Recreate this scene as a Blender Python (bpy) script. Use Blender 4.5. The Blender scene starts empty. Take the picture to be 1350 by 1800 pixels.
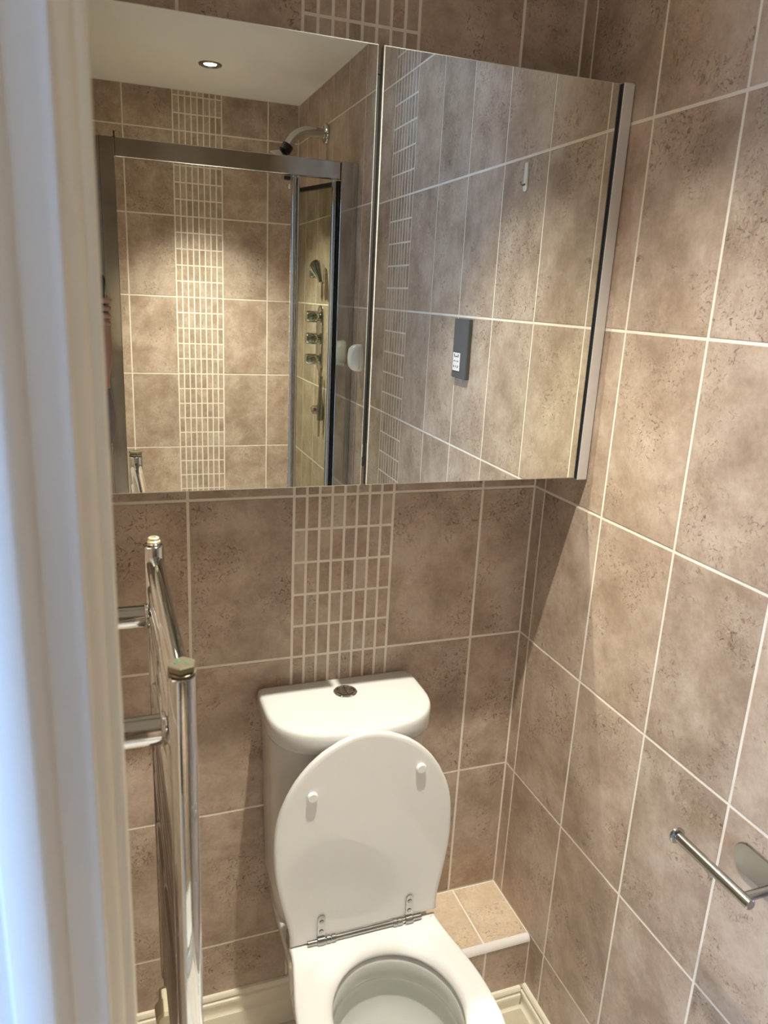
import bpy, math, random
from mathutils import Vector, Matrix
random.seed(7)
C = bpy.context.scene.collection
SC = bpy.context.scene
PI = math.pi
ZO = 1.25                      # height of the calibrated reference joint above the floor
# ------------------------------------------------------------------ camera
cam_d = bpy.data.cameras.new('camera'); cam = bpy.data.objects.new('camera', cam_d); C.objects.link(cam)
R_, U_, F_ = (0.9401, -0.3374, 0.0485), (0.0480, 0.2719, 0.9611), (0.3388, 0.9006, -0.2721)
F_ = Vector(F_).normalized(); R_ = (Vector(R_) - F_*F_.dot(Vector(R_))).normalized(); U_ = R_.cross(F_)
CAM = Vector((-0.8497, -1.3618, 0.3721 + ZO))
cam.matrix_world = Matrix(((R_.x, U_.x, -F_.x, CAM.x), (R_.y, U_.y, -F_.y, CAM.y), (R_.z, U_.z, -F_.z, CAM.z), (0, 0, 0, 1)))
cam_d.sensor_fit = 'HORIZONTAL'; cam_d.sensor_width = 36; cam_d.lens = 36*1345.1/1350
cam_d.clip_start = 0.02; cam_d.clip_end = 60
cam_d.dof.use_dof = True; cam_d.dof.focus_distance = 1.9; cam_d.dof.aperture_fstop = 12
SC.camera = cam
# ------------------------------------------------------------------ world, exposure, large lights
w = bpy.data.worlds.new('daylight'); SC.world = w; w.use_nodes = True
bg = w.node_tree.nodes['Background']; bg.inputs[0].default_value = (0.62, 0.76, 1.0, 1); bg.inputs[1].default_value = 1.0
SC.view_settings.view_transform = 'Standard'; SC.view_settings.look = 'None'
SC.view_settings.gamma = 1; SC.view_settings.use_curve_mapping = False
SC.view_settings.exposure = 2.0
cy = SC.cycles
cy.max_bounces = 10; cy.diffuse_bounces = 5; cy.glossy_bounces = 7; cy.transmission_bounces = 10; cy.transparent_max_bounces = 12
cy.caustics_reflective = True; cy.caustics_refractive = False; cy.sample_clamp_indirect = 25
cy.use_denoising = True; cy.adaptive_threshold = 0.02; cy.blur_glossy = 0.0; cy.use_guiding = True
L1 = Vector((-0.455, -0.475, 1.154 + ZO)); L2 = Vector((-0.435, -2.111, 1.154 + ZO))
SPOT_W, SPOT_COL = 35.5, (1.0, 0.96, 0.845)
wl = bpy.data.lights.new('window_daylight', 'AREA'); wl.shape = 'RECTANGLE'; wl.size = 1.1; wl.size_y = 1.1
wl.energy = 26; wl.color = (0.32, 0.55, 1.0)
wo = bpy.data.objects.new('window_daylight', wl); C.objects.link(wo)
wo.location = (-3.02, -2.10, 1.05); wo.rotation_euler = (0, -PI/2, 0)

# ------------------------------------------------------------------ materials
def mat(name, col, rough=0.5, metal=0.0, **k):
    m = bpy.data.materials.new(name); m.use_nodes = True; b = m.node_tree.nodes['Principled BSDF']
    b.inputs['Base Color'].default_value = (*col, 1); b.inputs['Roughness'].default_value = rough; b.inputs['Metallic'].default_value = metal
    for kk, v in k.items(): b.inputs[kk.replace('_', ' ')].default_value = v
    return m
def nodes(m): return m.node_tree.nodes, m.node_tree.links, m.node_tree.nodes['Principled BSDF']
def ramp(nt, links, src, stops):
    r = nt.new('ShaderNodeValToRGB'); e = r.color_ramp.elements
    while len(e) < len(stops): e.new(0.5)
    for el, (p, c) in zip(e, stops): el.position = p; el.color = (*c, 1)
    links.new(src, r.inputs[0]); return r
def tile_mat(name, base, dark, light, rough=0.42, spread=1.0, tint=None, sc=1.0):
    m = mat(name, base, rough); nt, lk, b = nodes(m)
    tc = nt.new('ShaderNodeTexCoord'); oi = nt.new('ShaderNodeObjectInfo')
    mul = nt.new('ShaderNodeVectorMath'); mul.operation = 'MULTIPLY_ADD'
    lk.new(oi.outputs['Random'], mul.inputs[0]); mul.inputs[1].default_value = (37, 53, 71); lk.new(tc.outputs['Object'], mul.inputs[2])
    def noise(s, d, r=0.6, dist=0.0):
        n = nt.new('ShaderNodeTexNoise'); n.inputs['Scale'].default_value = s*sc; n.inputs['Detail'].default_value = d
        n.inputs['Roughness'].default_value = r; n.inputs['Distortion'].default_value = dist; lk.new(mul.outputs[0], n.inputs['Vector']); return n
    n1 = noise(9, 9, 0.70, 0.15)
    r1 = ramp(nt, lk, n1.outputs['Fac'], [(0.36, dark), (0.5, base), (0.62, light)])
    # small dark pits and worm marks, gathered in patches
    n2 = noise(95, 4, 0.7, 1.6); n3 = noise(11, 3, 0.5)
    p1 = ramp(nt, lk, n2.outputs['Fac'], [(0.56, (0, 0, 0)), (0.64, (1, 1, 1))])
    p2 = ramp(nt, lk, n3.outputs['Fac'], [(0.46, (0, 0, 0)), (0.60, (1, 1, 1))])
    mm = nt.new('ShaderNodeMath'); mm.operation = 'MULTIPLY'; lk.new(p1.outputs[0], mm.inputs[0]); lk.new(p2.outputs[0], mm.inputs[1])
    m2 = nt.new('ShaderNodeMath'); m2.operation = 'MULTIPLY'; lk.new(mm.outputs[0], m2.inputs[0]); m2.inputs[1].default_value = 1.0*spread
    mx = nt.new('ShaderNodeMixRGB'); mx.blend_type = 'MULTIPLY'; lk.new(m2.outputs[0], mx.inputs[0]); lk.new(r1.outputs[0], mx.inputs[1]); mx.inputs[2].default_value = (0.50, 0.42, 0.35, 1)
    n5 = noise(60, 3, 0.6, 2.2)
    r5 = ramp(nt, lk, n5.outputs['Fac'], [(0.47, (0, 0, 0)), (0.50, (1, 1, 1)), (0.53, (0, 0, 0))])
    k5 = nt.new('ShaderNodeMath'); k5.operation = 'MULTIPLY'; lk.new(r5.outputs[0], k5.inputs[0]); lk.new(p2.outputs[0], k5.inputs[1])
    k6 = nt.new('ShaderNodeMath'); k6.operation = 'MULTIPLY'; lk.new(k5.outputs[0], k6.inputs[0]); k6.inputs[1].default_value = .45
    mx5 = nt.new('ShaderNodeMixRGB'); lk.new(k6.outputs[0], mx5.inputs[0]); lk.new(mx.outputs[0], mx5.inputs[1]); mx5.inputs[2].default_value = (*[min(1, c*1.25) for c in light], 1)
    out = mx5
    n4 = noise(120, 2, 0.6, 0.3)
    r4 = ramp(nt, lk, n4.outputs['Fac'], [(0.3, (0.93, 0.93, 0.93)), (0.7, (1.05, 1.04, 1.03))])
    m4 = nt.new('ShaderNodeMixRGB'); m4.blend_type = 'MULTIPLY'; m4.inputs[0].default_value = 1; lk.new(out.outputs[0], m4.inputs[1]); lk.new(r4.outputs[0], m4.inputs[2]); out = m4
    if tint:
        rt = ramp(nt, lk, oi.outputs['Random'], tint); rt.color_ramp.interpolation = 'LINEAR'
        m5 = nt.new('ShaderNodeMixRGB'); m5.blend_type = 'MULTIPLY'; m5.inputs[0].default_value = 1; lk.new(out.outputs[0], m5.inputs[1]); lk.new(rt.outputs[0], m5.inputs[2]); out = m5
    lk.new(out.outputs[0], b.inputs['Base Color'])
    bp = nt.new('ShaderNodeBump'); bp.inputs['Strength'].default_value = 0.6; bp.inputs['Distance'].default_value = 0.0016
    sb = nt.new('ShaderNodeMath'); sb.operation = 'SUBTRACT'; lk.new(n1.outputs['Fac'], sb.inputs[0]); lk.new(mm.outputs[0], sb.inputs[1])
    lk.new(sb.outputs[0], bp.inputs['Height']); lk.new(bp.outputs[0], b.inputs['Normal'])
    return m
TB, TD, TL_ = (0.455, 0.355, 0.270), (0.350, 0.262, 0.190), (0.560, 0.460, 0.365)
M = {}
M['tile'] = tile_mat('beige_stone_tile', TB, TD, TL_, tint=[(0, (0.94, 0.94, 0.95)), (1, (1.05, 1.03, 1.02))])
M['mosaic'] = tile_mat('beige_mosaic_tile', TB, TD, TL_, spread=0.5, tint=[(0, (0.98, 0.93, 0.89)), (0.5, (1.0, 1.0, 1.0)), (1, (1.0, 1.03, 1.03))])
M['ledge_tile'] = tile_mat('cream_stone_tile', (0.66, 0.52, 0.37), (0.60, 0.46, 0.32), (0.73, 0.59, 0.43), spread=0.6)
def grout_mat():
    m = mat('cream_grout', (0.84, 0.78, 0.67), 0.85); nt, lk, b = nodes(m)
    n = nt.new('ShaderNodeTexNoise'); n.inputs['Scale'].default_value = 40; n.inputs['Detail'].default_value = 4
    r = ramp(nt, lk, n.outputs['Fac'], [(0.3, (0.79, 0.72, 0.61)), (0.7, (0.88, 0.82, 0.71))]); lk.new(r.outputs[0], b.inputs['Base Color']); return m
M['grout'] = grout_mat()
def paint(name, col, rough, amp=0.02):
    m = mat(name, col, rough); nt, lk, b = nodes(m)
    n = nt.new('ShaderNodeTexNoise'); n.inputs['Scale'].default_value = 6; n.inputs['Detail'].default_value = 5
    r = ramp(nt, lk, n.outputs['Fac'], [(0.3, tuple(c*(1-amp) for c in col)), (0.7, tuple(min(1, c*(1+amp)) for c in col))])
    lk.new(r.outputs[0], b.inputs['Base Color'])
    bp = nt.new('ShaderNodeBump'); bp.inputs['Strength'].default_value = 0.08; n2 = nt.new('ShaderNodeTexNoise'); n2.inputs['Scale'].default_value = 180
    lk.new(n2.outputs['Fac'], bp.inputs['Height']); lk.new(bp.outputs[0], b.inputs['Normal']); return m
M['ceiling'] = paint('ceiling_paint', (0.84, 0.82, 0.76), 0.8)
M['gloss_cream'] = paint('cream_gloss_paint', (0.86, 0.80, 0.65), 0.3)
M['door_white'] = paint('white_gloss_paint', (0.80, 0.78, 0.73), 0.35)
M['hall_wall'] = paint('hall_wall_paint', (0.75, 0.75, 0.74), 0.8)
M['carpet'] = paint('hall_carpet', (0.35, 0.32, 0.29), 0.95, 0.15)
M['ceramic'] = mat('white_ceramic', (0.72, 0.72, 0.68), 0.08, Specular_IOR_Level=0.6)
M['seat'] = mat('white_seat_plastic', (0.80, 0.79, 0.75), 0.06, Specular_IOR_Level=0.6)
M['bowl'] = mat('bowl_glaze', (0.80, 0.79, 0.75), 0.12)
M['chrome'] = mat('chrome', (0.62, 0.62, 0.61), 0.05, 1.0)
M['steel'] = mat('polished_steel', (0.44, 0.44, 0.43), 0.20, 1.0)
M['dark_chrome'] = mat('worn_chrome', (0.35, 0.33, 0.30), 0.15, 1.0)
M['alu'] = mat('shower_aluminium', (0.60, 0.59, 0.57), 0.10, 1.0)
M['satin_alu'] = mat('satin_aluminium', (0.70, 0.68, 0.66), 0.42, 0.35)
M['mirror'] = mat('mirror_silver', (0.88, 0.91, 0.86), 0.0, 1.0)
M['mirror_edge'] = mat('mirror_edge', (0.85, 0.87, 0.80), 0.25, 0.3)
M['dark_inside'] = mat('cabinet_interior', (0.03, 0.025, 0.02), 0.6)
M['door_edge'] = mat('door_edge', (0.16, 0.15, 0.13), 0.5)
M['door_back'] = mat('door_backing', (0.62, 0.60, 0.56), 0.5)
M['black'] = mat('black_rubber', (0.012, 0.012, 0.013), 0.5)
M['white_plastic'] = mat('white_plastic', (0.85, 0.85, 0.83), 0.3)
M['clear_plastic'] = mat('milky_plastic', (0.80, 0.78, 0.72), 0.25)
M['socket_grey'] = mat('socket_brushed_nickel', (0.10, 0.103, 0.106), 0.45, 0.2)
M['brass'] = mat('pale_brass', (0.70, 0.66, 0.44), 0.3, 0.6)
M['plug'] = mat('tarnished_plug', (0.24, 0.21, 0.14), 0.4, 0.6)
M['green'] = mat('green_residue', (0.02, 0.20, 0.10), 0.6)
M['cream_valve'] = mat('cream_valve_plastic', (0.68, 0.60, 0.42), 0.4)
M['skin'] = mat('skin', (0.40, 0.21, 0.135), 0.5, Subsurface_Weight=0.0)
M['hoodie'] = paint('plum_grey_knit', (0.17, 0.13, 0.125), 0.9, 0.15)
M['denim'] = paint('dark_trousers', (0.05, 0.055, 0.08), 0.9, 0.15)
M['hair'] = mat('brown_hair', (0.05, 0.03, 0.02), 0.6)
M['phone'] = mat('black_phone', (0.01, 0.01, 0.012), 0.2)
M['floor'] = tile_mat('floor_tile', (0.74, 0.68, 0.58), (0.68, 0.61, 0.51), (0.80, 0.75, 0.65), spread=.4)
M['tray'] = mat('shower_tray_acrylic', (0.82, 0.82, 0.80), 0.2)
M['quadrant'] = mat('white_quadrant_trim', (0.80, 0.77, 0.73), 0.25)
def glass_mat():
    m = bpy.data.materials.new('shower_glass'); m.use_nodes = True; nt = m.node_tree.nodes; lk = m.node_tree.links; nt.clear()
    o = nt.new('ShaderNodeOutputMaterial'); mx = nt.new('ShaderNodeMixShader'); t = nt.new('ShaderNodeBsdfTransparent'); g = nt.new('ShaderNodeBsdfGlossy')
    fr = nt.new('ShaderNodeFresnel'); fr.inputs['IOR'].default_value = 1.5
    t.inputs[0].default_value = (0.80, 0.83, 0.77, 1); g.inputs['Roughness'].default_value = 0.0
    ge = nt.new('ShaderNodeNewGeometry'); iv = nt.new('ShaderNodeMath'); iv.operation = 'SUBTRACT'; iv.inputs[0].default_value = 1; lk.new(ge.outputs['Backfacing'], iv.inputs[1])
    ml = nt.new('ShaderNodeMath'); ml.operation = 'MULTIPLY'; lk.new(fr.outputs[0], ml.inputs[0]); lk.new(iv.outputs[0], ml.inputs[1]); lk.new(ml.outputs[0], mx.inputs[0]); lk.new(t.outputs[0], mx.inputs[1]); lk.new(g.outputs[0], mx.inputs[2]); lk.new(mx.outputs[0], o.inputs[0]); return m
M['glass'] = glass_mat()
def emis(name, col, s):
    m = mat(name, (0.9, 0.9, 0.9), 0.3); nt, lk, b = nodes(m); b.inputs['Emission Color'].default_value = (*col, 1); b.inputs['Emission Strength'].default_value = s; return m
M['lamp'] = emis('lit_lamp', (1.0, 0.86, 0.66), 25)
def water_mat():
    m = mat('toilet_water', (0.75, 0.78, 0.74), 0.02, Transmission_Weight=0.6, IOR=1.33); return m
M['water'] = water_mat()

# ------------------------------------------------------------------ mesh helpers
class MB:
    def __init__(s): s.v = []; s.f = []
    def add(s, vs, fs):
        n = len(s.v); s.v += [Vector(v) for v in vs]; s.f += [tuple(i+n for i in f) for f in fs]; return s
    def box(s, a, b, bev=0.0):
        x0, y0, z0 = [min(p, q) for p, q in zip(a, b)]; x1, y1, z1 = [max(p, q) for p, q in zip(a, b)]
        if bev <= 0:
            return s.add([(x0,y0,z0),(x1,y0,z0),(x1,y1,z0),(x0,y1,z0),(x0,y0,z1),(x1,y0,z1),(x1,y1,z1),(x0,y1,z1)],
                         [(0,3,2,1),(4,5,6,7),(0,1,5,4),(1,2,6,5),(2,3,7,6),(3,0,4,7)])
        e = min(bev, (x1-x0)*.45, (y1-y0)*.45, (z1-z0)*.45)
        rings = []
        for z, k in ((z0, e), (z0+e, 0), (z1-e, 0), (z1, e)):
            rings.append(rrect(x0+k, y0+k, x1-k, y1-k, e, z, 1))
        return s.loft(rings, True, True)
    def loft(s, rings, cap0=False, cap1=False, closed=True):
        n = len(s.v); k = len(rings[0])
        for r in rings: s.v += [Vector(p) for p in r]
        for i in range(len(rings)-1):
            for j in range(k if closed else k-1):
                a = n+i*k+j; b = n+i*k+(j+1) % k
                s.f.append((a, b, b+k, a+k))
        if cap0: s.f.append(tuple(n+j for j in reversed(range(k))))
        if cap1: s.f.append(tuple(n+(len(rings)-1)*k+j for j in range(k)))
        return s
    def tube(s, path, r, n=16, caps=True, flat=None):
        path = [Vector(p) for p in path]; rings = []
        up = None
        for i, p in enumerate(path):
            d = (path[min(i+1, len(path)-1)] - path[max(i-1, 0)]).normalized()
            if up is None: up = d.orthogonal().normalized()
            up = (up - d*d.dot(up)).normalized(); sd = d.cross(up)
            rr = r[i] if isinstance(r, (list, tuple)) else r
            rings.append([p + up*(rr*math.cos(2*PI*k/n)) + sd*(rr*math.sin(2*PI*k/n)) for k in range(n)])
        return s.loft(rings, caps, caps)
    def cyl(s, a, b, r, n=24, bev=0.0):
        a = Vector(a); b = Vector(b); d = (b-a).normalized()
        if bev: return s.tube([a, a+d*1e-5, a+d*bev, b-d*bev, b-d*1e-5, b], [r-bev, r-bev, r, r, r-bev, r-bev], n)
        return s.tube([a, b], r, n)
    def prism(s, pts, z0, z1):          # polygon in xy extruded in z
        return s.loft([[(x, y, z0) for x, y in pts], [(x, y, z1) for x, y in pts]], True, True)
    def build(s, name, m, parent=None, smooth=True, angle=35, center=False):
        me = bpy.data.meshes.new(name)
        org = Vector((0, 0, 0))
        if parent is not None: org = wloc(parent)
        elif center:
            org = Vector((sum(v.x for v in s.v)/len(s.v), sum(v.y for v in s.v)/len(s.v), min(v.z for v in s.v)))
        me.from_pydata([tuple(v-org) for v in s.v], [], s.f); me.validate(); me.update()
        import bmesh
        bm = bmesh.new(); bm.from_mesh(me); bmesh.ops.recalc_face_normals(bm, faces=bm.faces); bm.to_mesh(me); bm.free()
        me.materials.append(m)
        if smooth:
            for p in me.polygons: p.use_smooth = True
            me.set_sharp_from_angle(angle=math.radians(angle))
        o = bpy.data.objects.new(name, me); C.objects.link(o)
        if parent is not None: o.parent = parent
        else: o.location = org
        return o
def wloc(o):
    p = Vector(o.location)
    while o.parent: o = o.parent; p += Vector(o.location)
    return p
def rrect(x0, y0, x1, y1, r, z, n=4):
    out = []
    for cx, cyy, a0 in ((x1-r, y1-r, 0), (x0+r, y1-r, PI/2), (x0+r, y0+r, PI), (x1-r, y0+r, 3*PI/2)):
        for k in range(n+1):
            a = a0 + PI/2*k/n; out.append((cx+r*math.cos(a), cyy+r*math.sin(a), z))
    return out
def thing(name, label, cat, loc=(0, 0, 0), group=None):
    o = bpy.data.objects.new(name, None); C.objects.link(o); o.location = loc; o.empty_display_size = 0.05
    o['label'] = label; o['category'] = cat
    if group: o['group'] = group
    return o
def structure(o): o['kind'] = 'structure'; return o
def Z(z): return z + ZO

# ------------------------------------------------------------------ setting
XL, YF, ZC = -0.876, -2.5505, Z(1.1542)       # left wall, far shower wall, ceiling
TH = 0.0008                                    # how far a tile stands proud of its grout
H = 0.3333; GAP = 0.0056
DO0, DO1, DOZ = -1.64, -0.985, 2.02            # door opening in the left wall (y range, head height)
_tile_cache = {}
def tile_mesh(w_, h_, kind, m, bev=0.0012):
    key = (round(w_, 4), round(h_, 4), kind)
    if key in _tile_cache: return _tile_cache[key]
    me = bpy.data.meshes.new('tile_%s' % kind); e = bev
    TH = .0003 if kind == 'm' else globals()['TH']
    a, b = w_/2, h_/2
    vs = [(-a,0,-b),(a,0,-b),(a,0,b),(-a,0,b),(-a,-TH*.8,-b),(a,-TH*.8,-b),(a,-TH*.8,b),(-a,-TH*.8,b),(-a+e,-TH,-b+e),(a-e,-TH,-b+e),(a-e,-TH,b-e),(-a+e,-TH,b-e)]
    fs = [(0,1,5,4),(1,2,6,5),(2,3,7,6),(3,0,4,7),(4,5,9,8),(5,6,10,9),(6,7,11,10),(7,4,8,11),(8,9,10,11)]
    me.from_pydata(vs, [], fs); me.update(); me.materials.append(m); _tile_cache[key] = me; return me
def lay(parent, kind, u0, u1, z0, z1, place, gap=GAP, m=None, edge0=0, edge1=0):
    """one tile between joint centre lines; place(u,z)->(location, rotz)"""
    if u1-u0 < 0.008 or z1-z0 < 0.008: return
    name = 'mosaic_tile' if kind == 'm' else 'tile'
    me = tile_mesh(u1-u0-gap, z1-z0-gap, kind, m or M['mosaic' if kind == 'm' else 'tile'])
    o = bpy.data.objects.new(name, me); C.objects.link(o)
    loc, rz = place((u0+u1)/2, (z0+z1)/2); o.location = Vector(loc) - wloc(parent); o.rotation_euler = (0, 0, rz); o.parent = parent
ROWS = [Z(-3*H - H)] + [Z(k*H) for k in range(-3, 4)] + [ZC]
def tile_wall(parent, breaks, mosaics, place, zmin=0.0, holes=()):
    """breaks: sorted joint positions u; mosaics: list of (u0,u1)"""
    rows = sorted(set([zmin] + [z for z in ROWS if z > zmin+.01] + [ZC]))
    for ua, ub in zip(breaks[:-1], breaks[1:]):
        mos = any(abs(ua-a) < .002 for a, b in mosaics)
        if not mos:
            for za, zb in zip(rows[:-1], rows[1:]):
                if any(ua >= h[0]-.001 and ub <= h[1]+.001 and za < h[3] for h in holes):
                    if zb > h_top(holes, ua) + .02: za = h_top(holes, ua)
                    else: continue
                lay(parent, 't', ua, ub, za, zb, place)
        else:
            zz = Z(-4*H)
            while zz < ZC:
                a, b = max(zz, zmin), min(zz+H/5, ZC)
                if b-a > .012:
                    for i in range(8):
                        lay(parent, 'm', ua+(ub-ua)*i/8, ua+(ub-ua)*(i+1)/8, a, b, place, gap=0.0052)
                zz += H/5
def h_top(holes, u):
    return max(h[3] for h in holes if h[0]-.001 <= u <= h[1]+.001)
W = 0.1957; MW = 0.2009
# back wall: thick slab, grout face at y = +TH
wb = structure(MB().box((XL-.1, TH, -.02), (0.12, .12, ZC+.02)).build('wall_back', M['grout'], smooth=False, center=True))
bx = [XL, -0.1222-2*W-MW, -0.1222-W-MW, -0.1222-W, -0.1222, 0.0]
tile_wall(wb, bx, [(-0.1222-W-MW, -0.1222-W)], lambda u, z: ((u, TH, z), 0), zmin=0.112)
# right wall
wr = structure(MB().box((TH, YF-.12, -.02), (0.12, TH, ZC+.02)).build('wall_right', M['grout'], smooth=False, center=True))
ry = [0.0, -0.0389] + [-0.0389-W*i for i in range(1, 7)]
my = ry[-1]; ry += [my-MW]; y = my-MW
while y - W > YF: y -= W; ry.append(y)
ry.append(YF); ry = sorted(ry)
tile_wall(wr, ry, [(my-MW, my)], lambda u, z: ((TH, u, z), -PI/2), zmin=0.112)
# far wall inside the shower
wf = structure(MB().box((XL-.1, YF-TH, -.02), (0.0, YF-.12, ZC+.02)).build('wall_far', M['grout'], smooth=False, center=True))
fx = [XL, -.1358-2*.1979-.2, -.1358-.1979-.2, -.1358-.1979, -.1358, 0.0]
tile_wall(wf, fx, [(-.1358-.1979-.2, -.1358-.1979)], lambda u, z: ((u, YF-TH, z), PI), zmin=0.0)
# left wall with the doorway
lw = MB()
lw.box((XL-TH, DO1+.028, -.02), (XL-.1, .0, ZC+.02)); lw.box((XL-TH, YF, -.02), (XL-.1, DO0-.028, ZC+.02)); lw.box((XL-TH, DO0-.028, DOZ+.028), (XL-.1, DO1+.028, ZC+.02))
wlft = structure(lw.build('wall_left', M['grout'], smooth=False, center=True))
ly = [0.0, -.15, -.15-W, -.15-2*W, -.15-3*W, DO1+.09]
tile_wall(wlft, sorted(ly), [], lambda u, z: ((XL-TH, u, z), PI/2), zmin=0.112)
tile_wall(wlft, [YF, YF+W, YF+2*W, YF+3*W, YF+4*W, DO0-.09], [], lambda u, z: ((XL-TH, u, z), PI/2), zmin=0.112)
def lay_left_over():
    for ua, ub in ((DO0-.09, DO0+.1), (DO0+.1, DO0+.1+W), (DO0+.1+W, DO0+.1+2*W), (DO0+.1+2*W, DO1+.09)):
        lay(wlft, 't', ua, ub, DOZ+.07, Z(3*H), lambda u, z: ((XL-TH, u, z), PI/2)); lay(wlft, 't', ua, ub, Z(3*H), ZC, lambda u, z: ((XL-TH, u, z), PI/2))
lay_left_over()
# floor and ceiling
fl = structure(MB().box((XL-.1, YF-.1, -.12), (.1, .1, -.004)).build('floor', M['grout'], smooth=False, center=True))
for i in range(3):
    for j in range(9):
        x0, x1 = XL+.3*i, min(XL+.3*(i+1), 0); y1, y0 = -.3*j, max(-.3*(j+1), YF)
        if x1-x0 > .02 and y1-y0 > .02:
            MBt = MB().box((x0+.002, y0+.002, -.004), (x1-.002, y1-.002, 0), .0008)
            MBt.build('floor_tile', M['floor'], fl, smooth=False)
structure(MB().box((XL-.1, YF-.1, ZC), (.1, .1, ZC+.1)).build('ceiling', M['ceiling'], smooth=False, center=True))
# hall outside the doorway
structure(MB().box((-3.0, -3.2, -.12), (XL-.1, -.2, -.002)).build('floor_hall', M['carpet'], smooth=False, center=True))
structure(MB().box((-3.0, -3.2, ZC), (XL-.1, -.2, ZC+.1)).build('ceiling_hall', M['ceiling'], smooth=False, center=True))
structure(MB().box((-3.0, -.3, 0), (XL-.1, -.2, ZC)).build('wall_hall_back', M['hall_wall'], smooth=False, center=True))
structure(MB().box((-3.0, -3.2, 0), (XL-.1, -3.1, ZC)).build('wall_hall_front', M['hall_wall'], smooth=False, center=True))
structure(MB().box((XL-.112, -3.1, 0), (XL-.101, DO0-.06, ZC)).box((XL-.112, DO1+.06, 0), (XL-.101, -.3, ZC)).box((XL-.112, DO0-.06, DOZ+.06), (XL-.101, DO1+.06, ZC)).build('wall_hall_right', M['hall_wall'], smooth=False, center=True))
h = MB(); h.box((-3.0, -1.53, 0), (-2.9, -.3, ZC)); h.box((-3.0, -3.1, 0), (-2.9, -2.65, ZC)); h.box((-3.0, -2.65, 0), (-2.9, -1.53, .45)); h.box((-3.0, -2.65, 1.65), (-2.9, -1.53, ZC))
structure(h.build('wall_hall_left', M['hall_wall'], smooth=False, center=True))
h = MB()
for a, b in (((-2.98, -2.649, .451), (-2.93, -2.59, 1.649)), ((-2.98, -1.59, .451), (-2.93, -1.531, 1.649)), ((-2.98, -2.59, .451), (-2.93, -1.59, .51)), ((-2.98, -2.59, 1.59), (-2.93, -1.59, 1.649)), ((-2.98, -2.115, .51), (-2.93, -2.065, 1.59))): h.box(a, b, .006)
structure(h.build('window_1', M['door_white'], center=True))

# door lining, stop and architrave (vertical mouldings around the opening)
def moulding(name, prof, z0, z1, m, kind_label=None):
    return structure(MB().prism(prof, z0, z1).build(name, m, center=True, smooth=True, angle=50))
# side near the mirror (seen blurred at the left of the photo); profile given in plan
YA = DO1
arch = [(-.8475, YA+.064), (-.8475, YA+.0270), (-.8480, YA+.0245), (-.8492, YA+.0222), (-.8515, YA+.0200), (-.8535, YA+.0192), (-.8540, YA+.0168), (-.8552, YA+.0140), (-.8572, YA+.0112), (-.8590, YA+.0094), (-.8608, YA+.0084), (-.8620, YA+.0068), (-.8625, YA+.0050), (XL+.001, YA+.0050), (XL+.001, YA+.064)]
moulding('trim_1', arch, 0, DOZ+.06, M['gloss_cream'])
lining = [(-.8620, YA+.0048), (-.8627, YA+.001), (-.8640, YA), (XL-.108, YA), (XL-.108, YA+.027), (XL+.0005, YA+.027), (XL+.0005, YA+.0048)]
moulding('door_lining', lining, 0, DOZ, M['door_white'])
stop = [(-.8815, YA-.0002), (-.8820, YA-.004), (-.8838, YA-.0085), (-.8862, YA-.0125), (-.8885, YA-.0148), (-.8910, YA-.0160), (-.9085, YA-.0160), (-.9105, YA-.0140), (-.911, YA-.0002)]
moulding('door_stop', stop, 0, DOZ-.015, M['door_white'])
YB = DO0
fl2 = lambda pts: [(x, YB-(y_-YA)) for x, y_ in pts][::-1]
# far side of the opening (behind the photographer): its architrave is cut short by the shower post
moulding('trim_2', [(-.858, YB-.0045), (-.858, YB-.010), (XL+.001, YB-.010), (XL+.001, YB-.0045)], 0, DOZ+.02, M['gloss_cream'])
moulding('door_lining', fl2(lining), 0, DOZ, M['door_white']); moulding('door_stop', fl2(stop), 0, DOZ-.015, M['door_white'])
structure(MB().box((XL+.014, YB-.005, DOZ), (XL-.108, YA+.027, DOZ+.027)).build('door_lining', M['door_white'], smooth=False, center=True))
structure(MB().box((-.858, YB-.005, DOZ+.004), (XL+.001, YA+.062, DOZ+.064), .006).build('trim_3', M['gloss_cream'], center=True))

# skirting boards
def skirt(name, a, b, nrm, z1=0.119, parent=None):
    """a,b: ends in xy on the wall; nrm: into the room"""
    prof = [(0.0, z1), (.006, z1), (.0085, z1-.003), (.009, z1-.009), (.0065, z1-.012), (.0065, z1-.015), (.011, z1-.018), (.0125, z1-.024), (.0105, z1-.029), (.0095, z1-.045), (.0110, z1-.050), (.0150, z1-.053), (.0160, z1-.058), (.0160, .001), (0.0, .001)]
    a = Vector((*a, 0)); b = Vector((*b, 0)); n = Vector((*nrm, 0))
    d = (b-a).normalized()
    ra = [a + n*p + Vector((0, 0, z)) for p, z in prof]; rb = [b + n*p + Vector((0, 0, z)) for p, z in prof]
    return structure(MB().loft([ra, rb], True, True).build(name, M['gloss_cream'], center=True, angle=40))
skirt('baseboard_back', (XL+.001, 0), (-.330, 0), (0, -1))
skirt('baseboard_ledge', (-.329, -.180), (-.0155, -.180), (0, -1), .117)
skirt('baseboard_right', (0, -.181), (0, -1.70), (-1, 0))
skirt('baseboard_left', (XL, -.03), (XL, YA+.066), (1, 0))

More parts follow.
